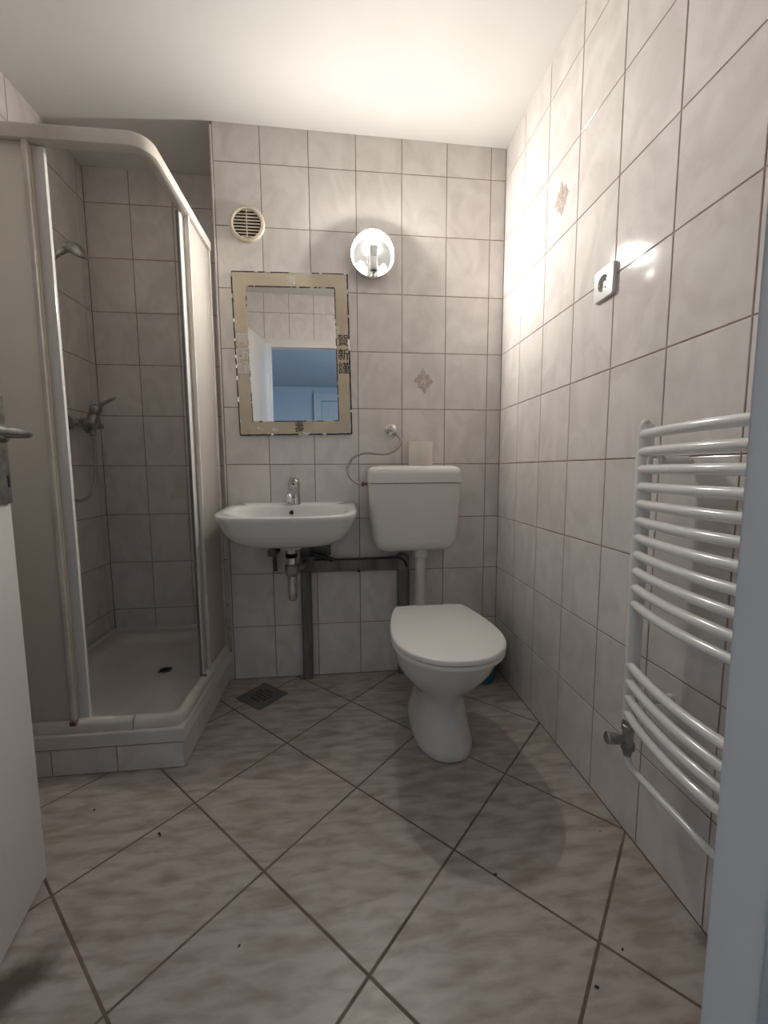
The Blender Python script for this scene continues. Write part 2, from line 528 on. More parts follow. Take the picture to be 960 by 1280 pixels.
# hall behind the camera: far wall with a door, daylight window in its side wall
HX0, HX1, HY = -1.9, 2.7, -5.5
bm = B(); add_box(bm, HX0 - .1, HX1 + .1, HY - .1, -1.8001, -.10, -.001)
obj('floor_hall', bm, M['hallfloor'], kind='structure', flat=True)
bm = B(); add_box(bm, HX0 - .1, HX1 + .1, HY - .1, -1.8101, 2.41, 2.5)
obj('ceiling_hall', bm, M['hallwall'], kind='structure', flat=True)
bm = B(); add_box(bm, HX0 - .1, HX1 + .1, HY - .1, HY, 0, 2.409)
obj('wall_hall', bm, M['hallwall'], kind='structure', flat=True)
bm = B(); add_box(bm, HX0 - .1, HX0, HY, -1.81, 0, 2.409)
obj('wall_hall_left', bm, M['hallwall'], kind='structure', flat=True)
bm = B()
prism(bm, [(HX0, 0), (OX0, 0), (OX0, OZ), (OX1, OZ), (OX1, 0), (HX1, 0), (HX1, 2.409), (HX0, 2.409)], -1.835, -1.8155,
      Matrix(((1, 0, 0, 0), (0, 0, 1, 0), (0, 1, 0, 0), (0, 0, 0, 1))))
obj('wall_hall_front', bm, M['hallwall'], kind='structure', flat=True)
# side wall with a window hole
bm = B()
WY0, WY1, WZ0, WZ1 = -2.65, -1.92, .5, 2.2
def ring_x(x, y0, y1, z0, z1): return [Vector((x, y0, z0)), Vector((x, y1, z0)), Vector((x, y1, z1)), Vector((x, y0, z1))]
loft(bm, [ring_x(HX1, HY, -1.835, 0, 2.409), ring_x(HX1, WY0, WY1, WZ0, WZ1), ring_x(HX1 + .12, WY0, WY1, WZ0, WZ1), ring_x(HX1 + .12, HY, -1.835, 0, 2.409), ring_x(HX1, HY, -1.835, 0, 2.409)], False, False)
bmesh.ops.remove_doubles(bm, verts=bm.verts, dist=1e-5)
obj('wall_hall_right', bm, M['hallwall'], kind='structure', flat=True)
bm = B()
loft(bm, [ring_x(HX1 + .02, WY0, WY1, WZ0, WZ1), ring_x(HX1 + .02, WY0 + .06, WY1 - .06, WZ0 + .06, WZ1 - .06), ring_x(HX1 + .08, WY0 + .06, WY1 - .06, WZ0 + .06, WZ1 - .06), ring_x(HX1 + .08, WY0, WY1, WZ0, WZ1), ring_x(HX1 + .02, WY0, WY1, WZ0, WZ1)], False, False)
bmesh.ops.remove_doubles(bm, verts=bm.verts, dist=1e-5)
win = obj('window_1', bm, M['frame'], kind='structure')
bm = B(); add_box(bm, HX1 + .048, HX1 + .052, WY0 + .058, WY1 - .058, WZ0 + .058, WZ1 - .058)
obj('pane', bm, M['glass'], win, flat=True)
pl = bpy.data.lights.new('window_portal', 'AREA'); pl.shape = 'RECTANGLE'; pl.size = WZ1 - WZ0; pl.size_y = WY1 - WY0
pl.cycles.is_portal = True
po = bpy.data.objects.new('window_portal', pl); COL.objects.link(po)
po.location = (HX1 + .1, (WY0 + WY1) / 2, (WZ0 + WZ1) / 2); po.rotation_euler = (0, PI / 2, 0)
# door in the far hall wall
bm = B()
prism(bm, [(.07, 0), (.07, 2.30), (1.13, 2.30), (1.13, 0), (1.02, 0), (1.02, 2.17), (.20, 2.17), (.20, 0)], HY, HY + .05,
      Matrix(((1, 0, 0, 0), (0, 0, 1, 0), (0, 1, 0, 0), (0, 0, 0, 1))))
obj('trim_4', bm, M['frame'], kind='structure', flat=True)
bm = B(); add_box(bm, .206, 1.014, HY + .001, HY + .03, .006, 2.164, .003)
d2 = obj('door_2', bm, M['door'], kind='structure')
for zz0, zz1 in ((.15, .95), (1.08, 2.04)):
    bm = B(); add_box(bm, .31, .91, HY + .03, HY + .042, zz0, zz1, .006); obj('panel', bm, M['door'], d2)

# ------------------------------------------------------------------ shower plinth (part of the building)
PXR, PYF, PZT = -.012, -.573, .091
bm = B(); add_box(bm, XL + .002, PXR - GR, PYF + GR, .32, .0, PZT)
plinth = obj('shower_plinth', bm, M['grout'], kind='structure', flat=True)
xs = [XL, -.612, -.417, -.219, PXR]
for a, b in zip(xs[:-1], xs[1:]):
    rect_tile(b - a - GAP, PZT - .005, M['tile'], plinth, ((a + b) / 2, PYF, .0455), RB)
ys = [PYF, -.371, -.173, -.0006]
for a, b in zip(ys[:-1], ys[1:]):
    rect_tile(b - a - GAP, PZT - .005, M['tile'], plinth, (PXR, (a + b) / 2, .0455), (PI / 2, 0, PI / 2))

bm = B(); add_box(bm, -.0118, .0001, -.0052, .0010, .0005, .137, .0015, 2)
obj('trim_5', bm, M['bead'], kind='structure')

# ------------------------------------------------------------------ shower tray
tray = thing('shower_tray', (-.35, -.12, .0915), 'white acrylic shower tray on a low tiled plinth in the alcove', 'shower tray')
TX0, TX1, TY0, TY1 = XL + .003, -.0095, -.5755, YA - .003
tcx, tcy = (TX0 + TX1) / 2, (TY0 + TY1) / 2
bm = B()
n = 64
def rect_ring(x0, x1, y0, y1, r, z):
    pts = rrect(x1 - x0, y1 - y0, r, n // 4 - 1)
    return [Vector(((x0 + x1) / 2 + a, (y0 + y1) / 2 + b, z)) for a, b in pts]
def basin_ring(k, z):
    # rounded rectangle with one wide curve towards the alcove corner
    pts = rect_ring(TX0 + k, TX1 - k, TY0 + k, TY1 - k, max(.10 - k * .3, .015), z)
    q = []
    for p in pts:
        u = (p.x - tcx) / (TX1 - TX0) * 2; v = (p.y - tcy) / (TY1 - TY0) * 2
        s = 1.0
        if v > 0 and u < .2:
            w = (max(0, -u + .2) / 1.2) ** 2 * v ** 2
            s = 1 - .27 * w
        q.append(Vector((tcx + (p.x - tcx) * s, tcy + (p.y - tcy) * s, z)))
    return q
rings = [rect_ring(TX0, TX1, TY0, TY1, .006, .0935), rect_ring(TX0, TX1, TY0, TY1, .006, .132), rect_ring(TX0 + .002, TX1 - .002, TY0 + .002, TY1 - .002, .006, .138),
         rect_ring(TX0 + .007, TX1 - .007, TY0 + .007, TY1 - .007, .008, .1405),
         basin_ring(.052, .140), basin_ring(.060, .137), basin_ring(.072, .124), basin_ring(.084, .114), basin_ring(.11, .109), basin_ring(.2, .1065), basin_ring(.3, .105)]
loft(bm, rings)
obj('tray_body', bm, M['acrylic'], tray, 50)
bm = B(); lathe(bm, [(.030, .0), (.030, .0022), (.024, .0026), (.022, .0008), (.0, .0008)], (-.262, -.088, .1066), (0, 0, 1), 28, False, False)
dr_ = obj('drain_rim', bm, M['dullchrome'], tray)
bm = B(); lathe(bm, [(.0225, .0), (.0225, .0012)], (-.262, -.088, .1068), (0, 0, 1), 28)
obj('drain_hole', bm, M['dark'], dr_)
bm = B(); sweep(bm, [(TX0 + .003, -.52, .1405), (TX0 + .003, TY1 - .003, .1405), (-.006, TY1 - .003, .1405)], [(0, 0), (.012, 0), (.010, .007), (.004, .013), (0, .016)])
obj('sealant_bead', bm, M['bead'], tray)

# ------------------------------------------------------------------ shower enclosure
enc = thing('shower_enclosure', (-.345, -.29, .141), 'corner shower enclosure with yellowed white rails and frosted sliding panels', 'shower enclosure')
EX, EY = -.030, -.550
rail = [(-.0175, -.020), (-.0175, .012), (-.013, .020), (-.004, .024), (.004, .024), (.013, .020), (.0175, .012), (.0175, -.020), (.013, -.023), (-.013, -.023)]
def corner_path(z, r, n_=6, x_end=XL + .003, y_end=-.003):
    pts = [(x_end, EY, z)]
    for k in range(n_ + 1):
        a = -PI / 2 + PI / 2 * k / n_
        pts.append((EX - r + r * math.cos(a), EY + r + r * math.sin(a), z))
    pts.append((EX, y_end, z))
    return pts
bm = B(); sweep(bm, corner_path(1.918, .045, 8), rail)
obj('top_rail', bm, M['railplastic'], enc, 50)
low = [(-.017, -.014), (-.017, .012), (-.012, .020), (-.002, .024), (.008, .021), (.016, .012), (.0175, .0), (.0175, -.014)]
def low_rail(name, pts):
    bm = B(); sweep(bm, pts, low); return obj(name, bm, M['railplastic'], enc, 50)
ZL = .1555
low_rail('bottom_rail', [(XL + .003, EY, ZL), (-.168, EY, ZL)])
cp = corner_path(ZL, .03, 6, -.165, -.415)
low_rail('corner_rail', cp)
low_rail('bottom_rail', [(EX, -.412, ZL), (EX, -.003, ZL)])
def ebox(name, mtl, x0, x1, y0, y1, z0, z1, bev=.002, par=enc):
    bm = B(); add_box(bm, x0, x1, y0, y1, z0, z1, bev, 2); return obj(name, bm, mtl, par)
# front: fixed and sliding leaf with their edge profiles
ebox('frosted_panel', M['frosted'], XL + .012, -.352, -.5560, -.5525, .179, 1.897, .0005)
ebox('frosted_panel', M['frosted'], XL + .012, -.335, -.5440, -.5405, .179, 1.897, .0005)
ebox('wall_profile', M['railplastic'], XL + .0012, XL + .016, -.562, -.534, .178, 1.896)
pf = ebox('edge_profile', M['railplastic'], -.3545, -.341, -.5635, -.5475, .170, 1.900, .003)
ebox('sliding_stile', M['radiator'], -.339, -.307, -.546, -.532, .172, 1.893, .003)
ebox('seal_lip', M['vent'], -.3415, -.3385, -.5535, -.540, .175, 1.892, .0005, pf)
# side: same on the right, next to the mirror wall
ebox('frosted_panel', M['frosted'], -.0275, -.024, -.245, -.012, .179, 1.897, .0005)
ebox('frosted_panel', M['frosted'], -.040, -.0365, -.270, -.012, .179, 1.897, .0005)
ebox('wall_profile', M['railplastic'], -.044, -.016, -.015, -.0015, .178, 1.896)
ebox('edge_profile', M['railplastic'], -.0315, -.0165, -.252, -.237, .170, 1.900, .003)
ps = ebox('sliding_stile', M['radiator'], -.047, -.034, -.292, -.262, .172, 1.885, .003)
ebox('seal_lip', M['greytape'], -.045, -.036, -.2965, -.2915, .172, 1.885, .0006, ps)
# roller feet under the stiles
for x, y in ((-.347, -.563), (-.030, -.300)):
    bm = B(); add_box(bm, x - .010, x + .010, y - .008, y + .010, .165, .180, .003)
    obj('roller', bm, M['rust'], enc)

# ------------------------------------------------------------------ shower mixer with hose
mix = thing('shower_mixer', (XL, .145, 1.19), 'limescaled chrome shower mixer with lever on the left alcove wall', 'shower mixer')
bm = B(); tube(bm, smooth_path([(-.625, .062, 1.19), (-.625, .10, 1.192), (-.622, .145, 1.192), (-.625, .19, 1.192), (-.625, .228, 1.19)], 4), [.016] * 3 + [.019] * 4 + [.023] * 3 + [.019] * 4 + [.016] * 3, 16)
body = obj('mixer_body', bm, M['dullchrome'], mix, 50)
for yy in (.072, .218):
    bm = B(); lathe(bm, [(.033, 0), (.033, .006), (.026, .016), (.015, .020), (.015, .055)], (XL + .0008, yy, 1.19), (1, 0, 0), 24)
    obj('wall_union', bm, M['dullchrome'], mix)
bm = B(); lathe(bm, [(.022, -.03), (.024, -.02), (.024, .026), (.021, .032), (.021, .036), (.025, .040), (.025, .062), (.019, .074), (.006, .078)], (-.612, .145, 1.205), (.30, 0, 1), 24)
cart = obj('cartridge', bm, M['dullchrome'], mix, 50)
bm = B(); tube(bm, [(-.590, .145, 1.268), (-.560, .150, 1.288), (-.532, .153, 1.304), (-.514, .155, 1.313)], [.010, .008, .0065, .0055], 10)
obj('lever', bm, M['dullchrome'], cart)
bm = B(); lathe(bm, [(.014, 0), (.014, -.03), (.010, -.034)], (-.618, .152, 1.172), (0, 0, 1), 18)
obj('outlet_nut', bm, M['dullchrome'], mix)
bm = B()
hp = smooth_path([(-.618, .153, 1.150), (-.618, .157, 1.09), (-.62, .157, 1.00), (-.62, .140, .925), (-.622, .098, .868), (-.63, .040, .846), (-.64, -.020, .872), (-.645, -.062, .95), (-.648, -.075, 1.2), (-.65, -.062, 1.5), (-.648, -.045, 1.70), (-.640, -.03, 1.80)], 8)
tube(bm, hp, .0072, 10)
obj('hose', bm, M['hose'], mix, 60)

hand = thing('hand_shower', (XL, -.012, 1.83), 'dull chrome hand shower head in a wall holder above the mixer', 'shower head')
bm = B(); lathe(bm, [(.020, 0), (.020, .008), (.014, .012), (.012, .030)], (XL + .0008, -.012, 1.835), (1, 0, .1), 20)
obj('wall_holder', bm, M['dullchrome'], hand)
bm = B(); tube(bm, smooth_path([(-.642, -.032, 1.805), (-.628, -.020, 1.835), (-.605, .000, 1.868), (-.580, .012, 1.888)], 5), [.011] * 6 + [.0125] * 6 + [.013] * 4, 14)
obj('handle', bm, M['dullchrome'], hand, 60)
bm = B(); lathe(bm, [(.012, .028), (.022, .022), (.040, .010), (.047, .000), (.047, -.006), (.042, -.010), (.0, -.011)], (-.560, .022, 1.884), (.52, -.30, .80), 28)
hd = obj('spray_head', bm, M['dullchrome'], hand, 50)

# ------------------------------------------------------------------ washbasin
bas = thing('washbasin', (.307, -.2, .66), 'white ceramic washbasin hung on the tiled wall under the mirror', 'washbasin')
def rim(dz=0): return lambda y: .832 + .060 * y + dz
bx = .307
bm = B()
rings = []
for s, z, yc, a, bf, bb in ((.34, .672, -.165, .27, .26, .163), (.54, .676, -.165, .27, .26, .163), (.72, .687, -.17, .27, .245, .168),
                            (.85, .711, -.175, .27, .235, .172), (.935, .745, -.18, .27, .23, .176), (.98, .780, -.19, .271, .218, .188)):
    rings.append(se_ring(bx, yc, a * s, bf * s, bb * (s if s < .6 else 1) if s < .6 else min(-yc - .0005, bb), z, 2.6 + s, 7))
rings.append(se_ring(bx, -.2, .2705, .207, .1995, rim(-.022), 3.6, 9))
rings.append(se_ring(bx, -.2, .273, .210, .1995, rim(-.010), 3.7, 9))
rings.append(se_ring(bx, -.2, .272, .209, .1995, rim(-.003), 3.7, 9))
rings.append(se_ring(bx, -.2, .268, .205, .1992, rim(0), 3.7, 9))
for s, dz in ((1.0, -.001), (.985, -.004), (.96, -.014), (.93, -.032), (.87, -.062), (.78, -.088), (.60, -.108), (.35, -.118), (.10, -.121)):
    rings.append(se_ring(bx, -.238 + (1 - s) * .03, .232 * s, .150 * s, .138 * s, rim(dz) if dz > -.05 else .812 + dz, 2.9, 3.4))
loft(bm, rings)
obj('basin', bm, M['ceramic'], bas, 60)
bm = B(); lathe(bm, [(.0125, 0), (.0125, .004), (.009, .005), (.008, .001), (0, .001)], (.304, -.1075, .793), (0, -1, .35), 20, False, False)
ov = obj('overflow_rim', bm, M['chrome'], bas)
bm = B(); lathe(bm, [(.0086, 0), (.0086, .0025)], (.304, -.1085, .7932), (0, -1, .35), 18)
obj('overflow_hole', bm, M['dark'], ov)
bm = B(); lathe(bm, [(.052, .030), (.050, .010), (.046, 0), (.040, -.004)], (.307, -.185, .655), (0, 0, 1), 28)
obj('waste_boss', bm, M['ceramic'], bas)
for xx in (.16, .46):
    bm = B(); lathe(bm, [(.009, 0), (.009, .008), (.005, .012)], (xx, -.0135, .715), (0, 0, -1), 12); bm.free()

tap = thing('basin_tap', (.312, -.062, .829), 'chrome single lever tap standing on the washbasin rim', 'tap')
bm = B(); lathe(bm, [(.028, 0), (.028, .004), (.0255, .008), (.0250, .068), (.0255, .072), (.0255, .078)], (.312, -.062, .8285), (0, 0, 1), 28)
obj('tap_body', bm, M['chrome'], tap)
bm = B(); tube(bm, smooth_path([(.312, -.066, .866), (.309, -.105, .876), (.305, -.145, .877), (.303, -.170, .866), (.303, -.176, .852)], 4), [.018] * 4 + [.015] * 5 + [.0135] * 8, 16)
sp = obj('spout', bm, M['chrome'], tap, 60)
bm = B(); lathe(bm, [(.0138, 0), (.0138, .010), (.011, .0115)], (.303, -.177, .8545), (.0, -.25, -1), 18)
obj('aerator', bm, M['chrome'], sp)
bm = B(); lathe(bm, [(.0255, .000), (.0262, .008), (.0250, .020), (.019, .031), (.010, .036), (.0, .0375)], (.312, -.061, .9075), (0, -.16, 1), 28)
lv = obj('lever_cap', bm, M['chrome'], tap, 60)
bm = B(); tube(bm, [(.312, -.078, .930), (.312, -.110, .938), (.312, -.140, .941)], [.009, .0075, .0065], 12)
obj('lever', bm, M['chrome'], lv)
bm = B(); lathe(bm, [(.0042, 0), (.0042, .003)], (.312, -.0865, .9165), (0, -1, .15), 12)
obj('mark', bm, M['dark'], lv)

trap = thing('bottle_trap', (.308, -.185, .44), 'chrome bottle trap hanging under the washbasin', 'drain trap')
bm = B(); lathe(bm, [(.022, 0), (.022, -.022), (.0185, -.025), (.0185, -.105)], (.307, -.185, .654), (0, 0, 1), 24)
neck = obj('neck', bm, M['chrome'], trap)
bm = B(); lathe(bm, [(.0215, .0), (.024, -.004), (.024, -.016), (.0215, -.020)], (.307, -.185, .6335), (0, 0, 1), 24)
obj('collar', bm, M['dark'], neck)
bm = B(); lathe(bm, [(.020, .022), (.030, .018), (.031, .0), (.031, -.012), (.027, -.024), (.022, -.028)], (.308, -.185, .565), (0, 0, 1), 24)
obj('union_nut', bm, M['dullchrome'], trap)
bm = B(); lathe(bm, [(.0205, .115), (.0205, .022), (.0195, .012), (.0155, .004), (.008, .0), (0, -.001)], (.309, -.185, .428), (0, 0, 1), 24)
obj('cup', bm, M['chrome'], trap, 60)
bm = B(); tube(bm, smooth_path([(.315, -.170, .563), (.335, -.14, .563), (.350, -.10, .563), (.352, -.052, .563)], 4), .016, 16)
obj('outlet_pipe', bm, M['dullchrome'], trap, 60)

iv = thing('angle_valve', (.212, -.002, .617), 'rusted angle valve with a brown drip stain under the washbasin', 'valve')
bm = B(); lathe(bm, [(.024, 0), (.024, .004), (.012, .009), (.012, .050)], (.212, -.0008, .617), (0, -1, 0), 18)
obj('flange', bm, M['rust'], iv)
bm = B(); lathe(bm, [(.016, -.022), (.018, -.014), (.018, .016), (.013, .022)], (.212, -.045, .619), (0, 0, 1), 14)
obj('valve_body', bm, M['rust'], iv)
bm = B()
pts = []
for k in range(20):
    a = 2 * PI * k / 20; r = .021 if k % 4 < 2 else .0165
    pts.append((r * math.cos(a), r * math.sin(a)))
prism(bm, pts, 0, .014, axis_matrix((.209, -.066, .614), (0, -1, 0)))
obj('hand_wheel', bm, M['drain'], iv)
bm = B(); tube(bm, smooth_path([(.214, -.045, .597), (.2145, -.042, .570), (.216, -.036, .545), (.216, -.030, .522)], 3), .0085, 10)
obj('tail_pipe', bm, M['rust'], iv)

# ------------------------------------------------------------------ grey boxed-in pipe run
pipes = thing('pipe_boxing', (.35, -.03, 0), 'dark grey film wrapped pipe run below the washbasin and cistern', 'pipe')
def pbox(name, x0, x1, y0, y1, z0, z1, bev=.006, rot=None):
    bm = B(); add_box(bm, x0, x1, y0, y1, z0, z1, bev, 3)
    if rot: bmesh.ops.rotate(bm, cent=Vector(((x0 + x1) / 2, y0, z1)), matrix=Matrix.Rotation(rot, 3, 'Y'), verts=bm.verts)
    return obj(name, bm, M['greytape'], pipes)
pbox('vertical_run', .328, .3745, -.040, -.0005, .0005, .525)
pbox('elbow', .3255, .388, -.046, -.0006, .512, .588, .008)
pbox('horizontal_run', .386, .800, -.042, -.0007, .5155, .5665)
pbox('elbow', .772, .828, -.046, -.0006, .505, .585, .012)
pbox('vertical_run', .776, .831, -.042, -.0007, .0005, .515, .008)
pbox('back_plate', .324, .466, -.010, -.0005, .585, .648, .001)
bm = B(); tube(bm, smooth_path([(.375, -.040, .600), (.405, -.046, .592), (.445, -.046, .580), (.475, -.040, .567)], 4), .010, 10)
obj('loose_film', bm, M['ink'], pipes, 60)
bm = B(); tube(bm, smooth_path([(.40, -.036, .5675), (.55, -.038, .5675), (.70, -.04, .571), (.77, -.046, .572), (.80, -.050, .56), (.815, -.050, .53)], 4), .0045, 8)
obj('loose_film', bm, M['ink'], pipes, 60)
bm = B(); add_box(bm, .586, .600, -.020, -.0005, .500, .514, .002)
obj('clip', bm, M['ink'], pipes)

# ------------------------------------------------------------------ mirror
mir = thing('wall_mirror', (.318, -.001, 1.477), 'wall mirror with chipped cream painted border and black characters', 'mirror')
MM = Matrix.Translation((.3185, 0, 1.4775)) @ Matrix.Rotation(-math.radians(1.0), 4, 'Y') @ Matrix(((1, 0, 0, 0), (0, 0, -1, 0), (0, 1, 0, 0), (0, 0, 0, 1)))   # x right, y up, z out of the wall
MW, MH, BW = .494, .689, .0595
bm = B(); add_box(bm, -MW / 2, MW / 2, -MH / 2, MH / 2, .001, .0115, .001, 2, MM)
glass = obj('mirror_glass', bm, M['mirror'], mir, flat=True)
def ragged(x0, y0, x1, y1, amp, n):
    out = []
    for k in range(n):
        t = k / n
        w = amp * (random.random() ** 4) * (1 if 0 < k else 0)
        dx, dy = x1 - x0, y1 - y0; l = math.hypot(dx, dy)
        out.append((x0 + dx * t - dy / l * w, y0 + dy * t + dx / l * w))
    return out
def ring_poly(hw, hh, amp, n=70):
    return ragged(-hw, -hh, hw, -hh, amp, n) + ragged(hw, -hh, hw, hh, amp, n) + ragged(hw, hh, -hw, hh, amp, n) + ragged(-hw, hh, -hw, -hh, amp, n)
outer = ring_poly(MW / 2 - .0045, MH / 2 - .0045, .005)
inner = ring_poly(MW / 2 - BW, MH / 2 - BW - .002, -.004)
bm = B()
loft(bm, [[MM @ Vector((x, y, .0117)) for x, y in outer], [MM @ Vector((x, y, .0121)) for x, y in outer], [MM @ Vector((x, y, .0121)) for x, y in inner], [MM @ Vector((x, y, .0117)) for x, y in inner]], False, False)
obj('painted_border', bm, M['beige'], mir, flat=True)
# black border lines, worn away here and there
def line(u0, v0, u1, v1, w, wear):
    """pieces of a painted line from (u0,v0) to (u1,v1); wear = list of (start,end) fractions that survive"""
    bm = B()
    L_ = math.hypot(u1 - u0, v1 - v0); ang = math.atan2(v1 - v0, u1 - u0)
    for a, b in wear:
        q = MM @ Matrix.Translation((u0, v0, 0)) @ Matrix.Rotation(ang, 4, 'Z')
        n_ = max(2, int((b - a) * L_ / .012))
        up = [(a * L_ + (b - a) * L_ * k / n_, w / 2 * random.uniform(.75, 1.1)) for k in range(n_ + 1)]
        dn_ = [(x, -w / 2 * random.uniform(.75, 1.1)) for x, _ in up][::-1]
        prism(bm, dn_[::-1] + up[::-1], .0117, .01225, q)
    o = obj('black_line', bm, M['ink'], mir, flat=True, kind='stuff')
    return o
h, v = MW / 2 - .002, MH / 2 - .002
line(-h, v, h, v, .0042, [(0, .19), (.225, .285), (.335, .49), (.69, .755), (.78, .97)])
line(h, v, h, -v, .0066, [(0, .09), (.12, .25), (.262, .40), (.47, .845), (.86, 1)])
line(-h, -v, h, -v, .0068, [(0, .27), (.29, .515), (.60, .735), (.765, 1)])
line(-h, v, -h, -v, .0058, [(.03, .13), (.16, .28), (.30, .40), (.415, .50), (.52, .56), (.58, .63), (.655, .76), (.79, 1)])
h2, v2 = MW / 2 - BW + .001, MH / 2 - BW - .001
line(-h2, v2, h2, v2, .0050, [(.03, .09), (.105, .50), (.515, .56), (.60, .72), (.765, .80), (.82, .84), (.90, 1)])
line(h2, v2, h2, -v2, .0046, [(0, .23), (.26, .275), (.37, .43), (.455, .70), (.72, .80), (.82, 1)])
line(-h2, -v2, h2, -v2, .0046, [(.07, .11), (.25, .62), (.74, .82), (.94, 1)])
line(-h2, v2, -h2, -v2, .0040, [(.07, .105), (.13, .145), (.62, .66), (.78, .85), (.86, 1)])

def glyph(char, u, vv, size, mtl, name, sq=1.0, z=.0123, bold=.012):
    cu = bpy.data.curves.new(name, 'FONT')
    cu.body = char; cu.size = 1.0; cu.align_x = 'CENTER'; cu.align_y = 'CENTER'; cu.offset = bold; cu.resolution_u = 3
    tmp = bpy.data.objects.new(name, cu); COL.objects.link(tmp)
    dg = bpy.context.evaluated_depsgraph_get(); dg.update()
    me = bpy.data.meshes.new_from_object(tmp.evaluated_get(dg))
    bpy.data.objects.remove(tmp); bpy.data.curves.remove(cu)
    bm = B(); bm.from_mesh(me); bpy.data.meshes.remove(me)
    xs_ = [p.co.x for p in bm.verts]; ys_ = [p.co.y for p in bm.verts]
    cx, cy = (min(xs_) + max(xs_)) / 2, (min(ys_) + max(ys_)) / 2
    k = size / max(max(ys_) - min(ys_), .2)
    for p in bm.verts:
        p.co = MM @ Vector((u + (p.co.x - cx) * k * sq, vv + (p.co.y - cy) * k, z))
    return obj(name, bm, mtl, mir, flat=True)
RU = .2185
for ch, vv in (('賀', .065), ('新', .004), ('謹', -.054)):
    glyph(ch, RU, vv, .049, M['ink'], 'black_character', bold=.009)
    glyph(ch, -RU + .004, vv + .002, .050, M['silver'], 'silver_character', bold=.006)
glyph('壽', .012, -MH / 2 + .034, .046, M['ink'], 'black_character', .85, bold=.006)
glyph('壽', .003, MH / 2 - .036, .044, M['silver'], 'silver_character', .85, bold=.004)
# spots where the paint has flaked down to the silvering
bm = B()
for u, vv, r in ((-.165, -.312, .009), (-.150, -.318, .006), (-.10, -.320, .010), (-.085, -.322, .007), (.035, -.338, .010), (.052, -.338, .008), (.128, -.337, .006), (.196, .118, .010), (.200, .10, .008), (.238, .05, .007)):
    k_ = [(u + r * random.uniform(.5, 1.2) * math.cos(a * PI / 5), vv + r * .7 * random.uniform(.5, 1.2) * math.sin(a * PI / 5)) for a in range(10)]
    prism(bm, k_, .01215, .01235, MM)
tag(obj('flaked_spots', bm, M['silver'], mir, flat=True), kind='stuff')

# ------------------------------------------------------------------ wall lamp
lamp = thing('wall_lamp', (.667, -.001, 1.893), 'lit round chrome wall lamp with a bare bulb above the cistern', 'lamp')
LC = Vector((.667, 0, 1.893))
bm = B(); lathe(bm, [(.078, .0008), (.084, .004), (.0915, .034), (.0930, .047), (.0925, .0490), (.0908, .046), (.0865, .034), (.0835, .0235), (.078, .0212), (.04, .0206), (.0, .0205)], LC, (0, -1, 0), 56, True, False)
obj('chrome_dish', bm, M['dish'], lamp, 50)
bm = B(); lathe(bm, [(.0915, .0493), (.0905, .066), (.082, .088), (.062, .110), (.034, .122), (.0, .126), (.0, .1245), (.033, .1205), (.061, .1085), (.0808, .087), (.089, .0655), (.090, .0493)], LC, (0, -1, 0), 40, False, False)
obj('glass_cover', bm, M['glass'], lamp, 60)
BC = LC + Vector((.003, -.052, -.008))
bm = B(); tube(bm, smooth_path([LC + Vector((.002, -.022, -.072)), LC + Vector((.003, -.036, -.076)), LC + Vector((.003, -.050, -.074)), BC + Vector((0, 0, -.062))], 4), .010, 12)
obj('bracket', bm, M['dullchrome'], lamp, 60)
bm = B(); lathe(bm, [(.012, -.066), (.0180, -.060), (.0190, -.014), (.0175, -.009)], BC, (0, 0, 1), 24)
hol = obj('bulb_holder', bm, M['bulbbody'], lamp)
bm = B(); lathe(bm, [(.0150, -.010), (.0165, -.004), (.0205, .034), (.0210, .037)], BC, (0, 0, 1), 24)
blb = obj('bulb', bm, M['socketgrey'], lamp)
bm = B(); lathe(bm, [(.0208, .0371), (.0245, .043), (.0262, .052), (.0262, .062), (.0235, .073), (.0170, .0815), (.0090, .0860), (.0, .0872)], BC, (0, 0, 1), 28)
obj('bulb_globe', bm, M['bulb'], blb, 80)
# the bulb's light, with a made-up angular spread, dimmed upward to keep the ceiling from clipping (0 = straight down, 180 = up)
ANG = [0, 40, 60, 75, 85, 95, 105, 115, 130, 145, 160, 180]
CD = [290, 305, 335, 320, 270, 228, 212, 184, 118, 76, 54, 42]
txt = bpy.data.texts.new('bulb_tuned_spread')
txt.write('IESNA:LM-63-1995\nTILT=NONE\n1 1000 1 %d 1 1 2 0 0 0\n1 1 10\n%s\n0\n%s\n' % (len(ANG), ' '.join(map(str, ANG)), ' '.join(map(str, CD))))
ld = bpy.data.lights.new('bulb_light', 'POINT')
ld.energy = LAMP_WATTS; ld.color = (1.0, .935, .87); ld.shadow_soft_size = .021
ld.use_nodes = True
ies = ld.node_tree.nodes.new('ShaderNodeTexIES'); ies.mode = 'INTERNAL'; ies.ies = txt
ld.node_tree.links.new(ies.outputs[0], ld.node_tree.nodes['Emission'].inputs['Strength'])
lo = bpy.data.objects.new('bulb_light', ld); COL.objects.link(lo); lo.parent = lamp
lo.location = BC + Vector((0, 0, .060)) - WLOC[lamp.name]

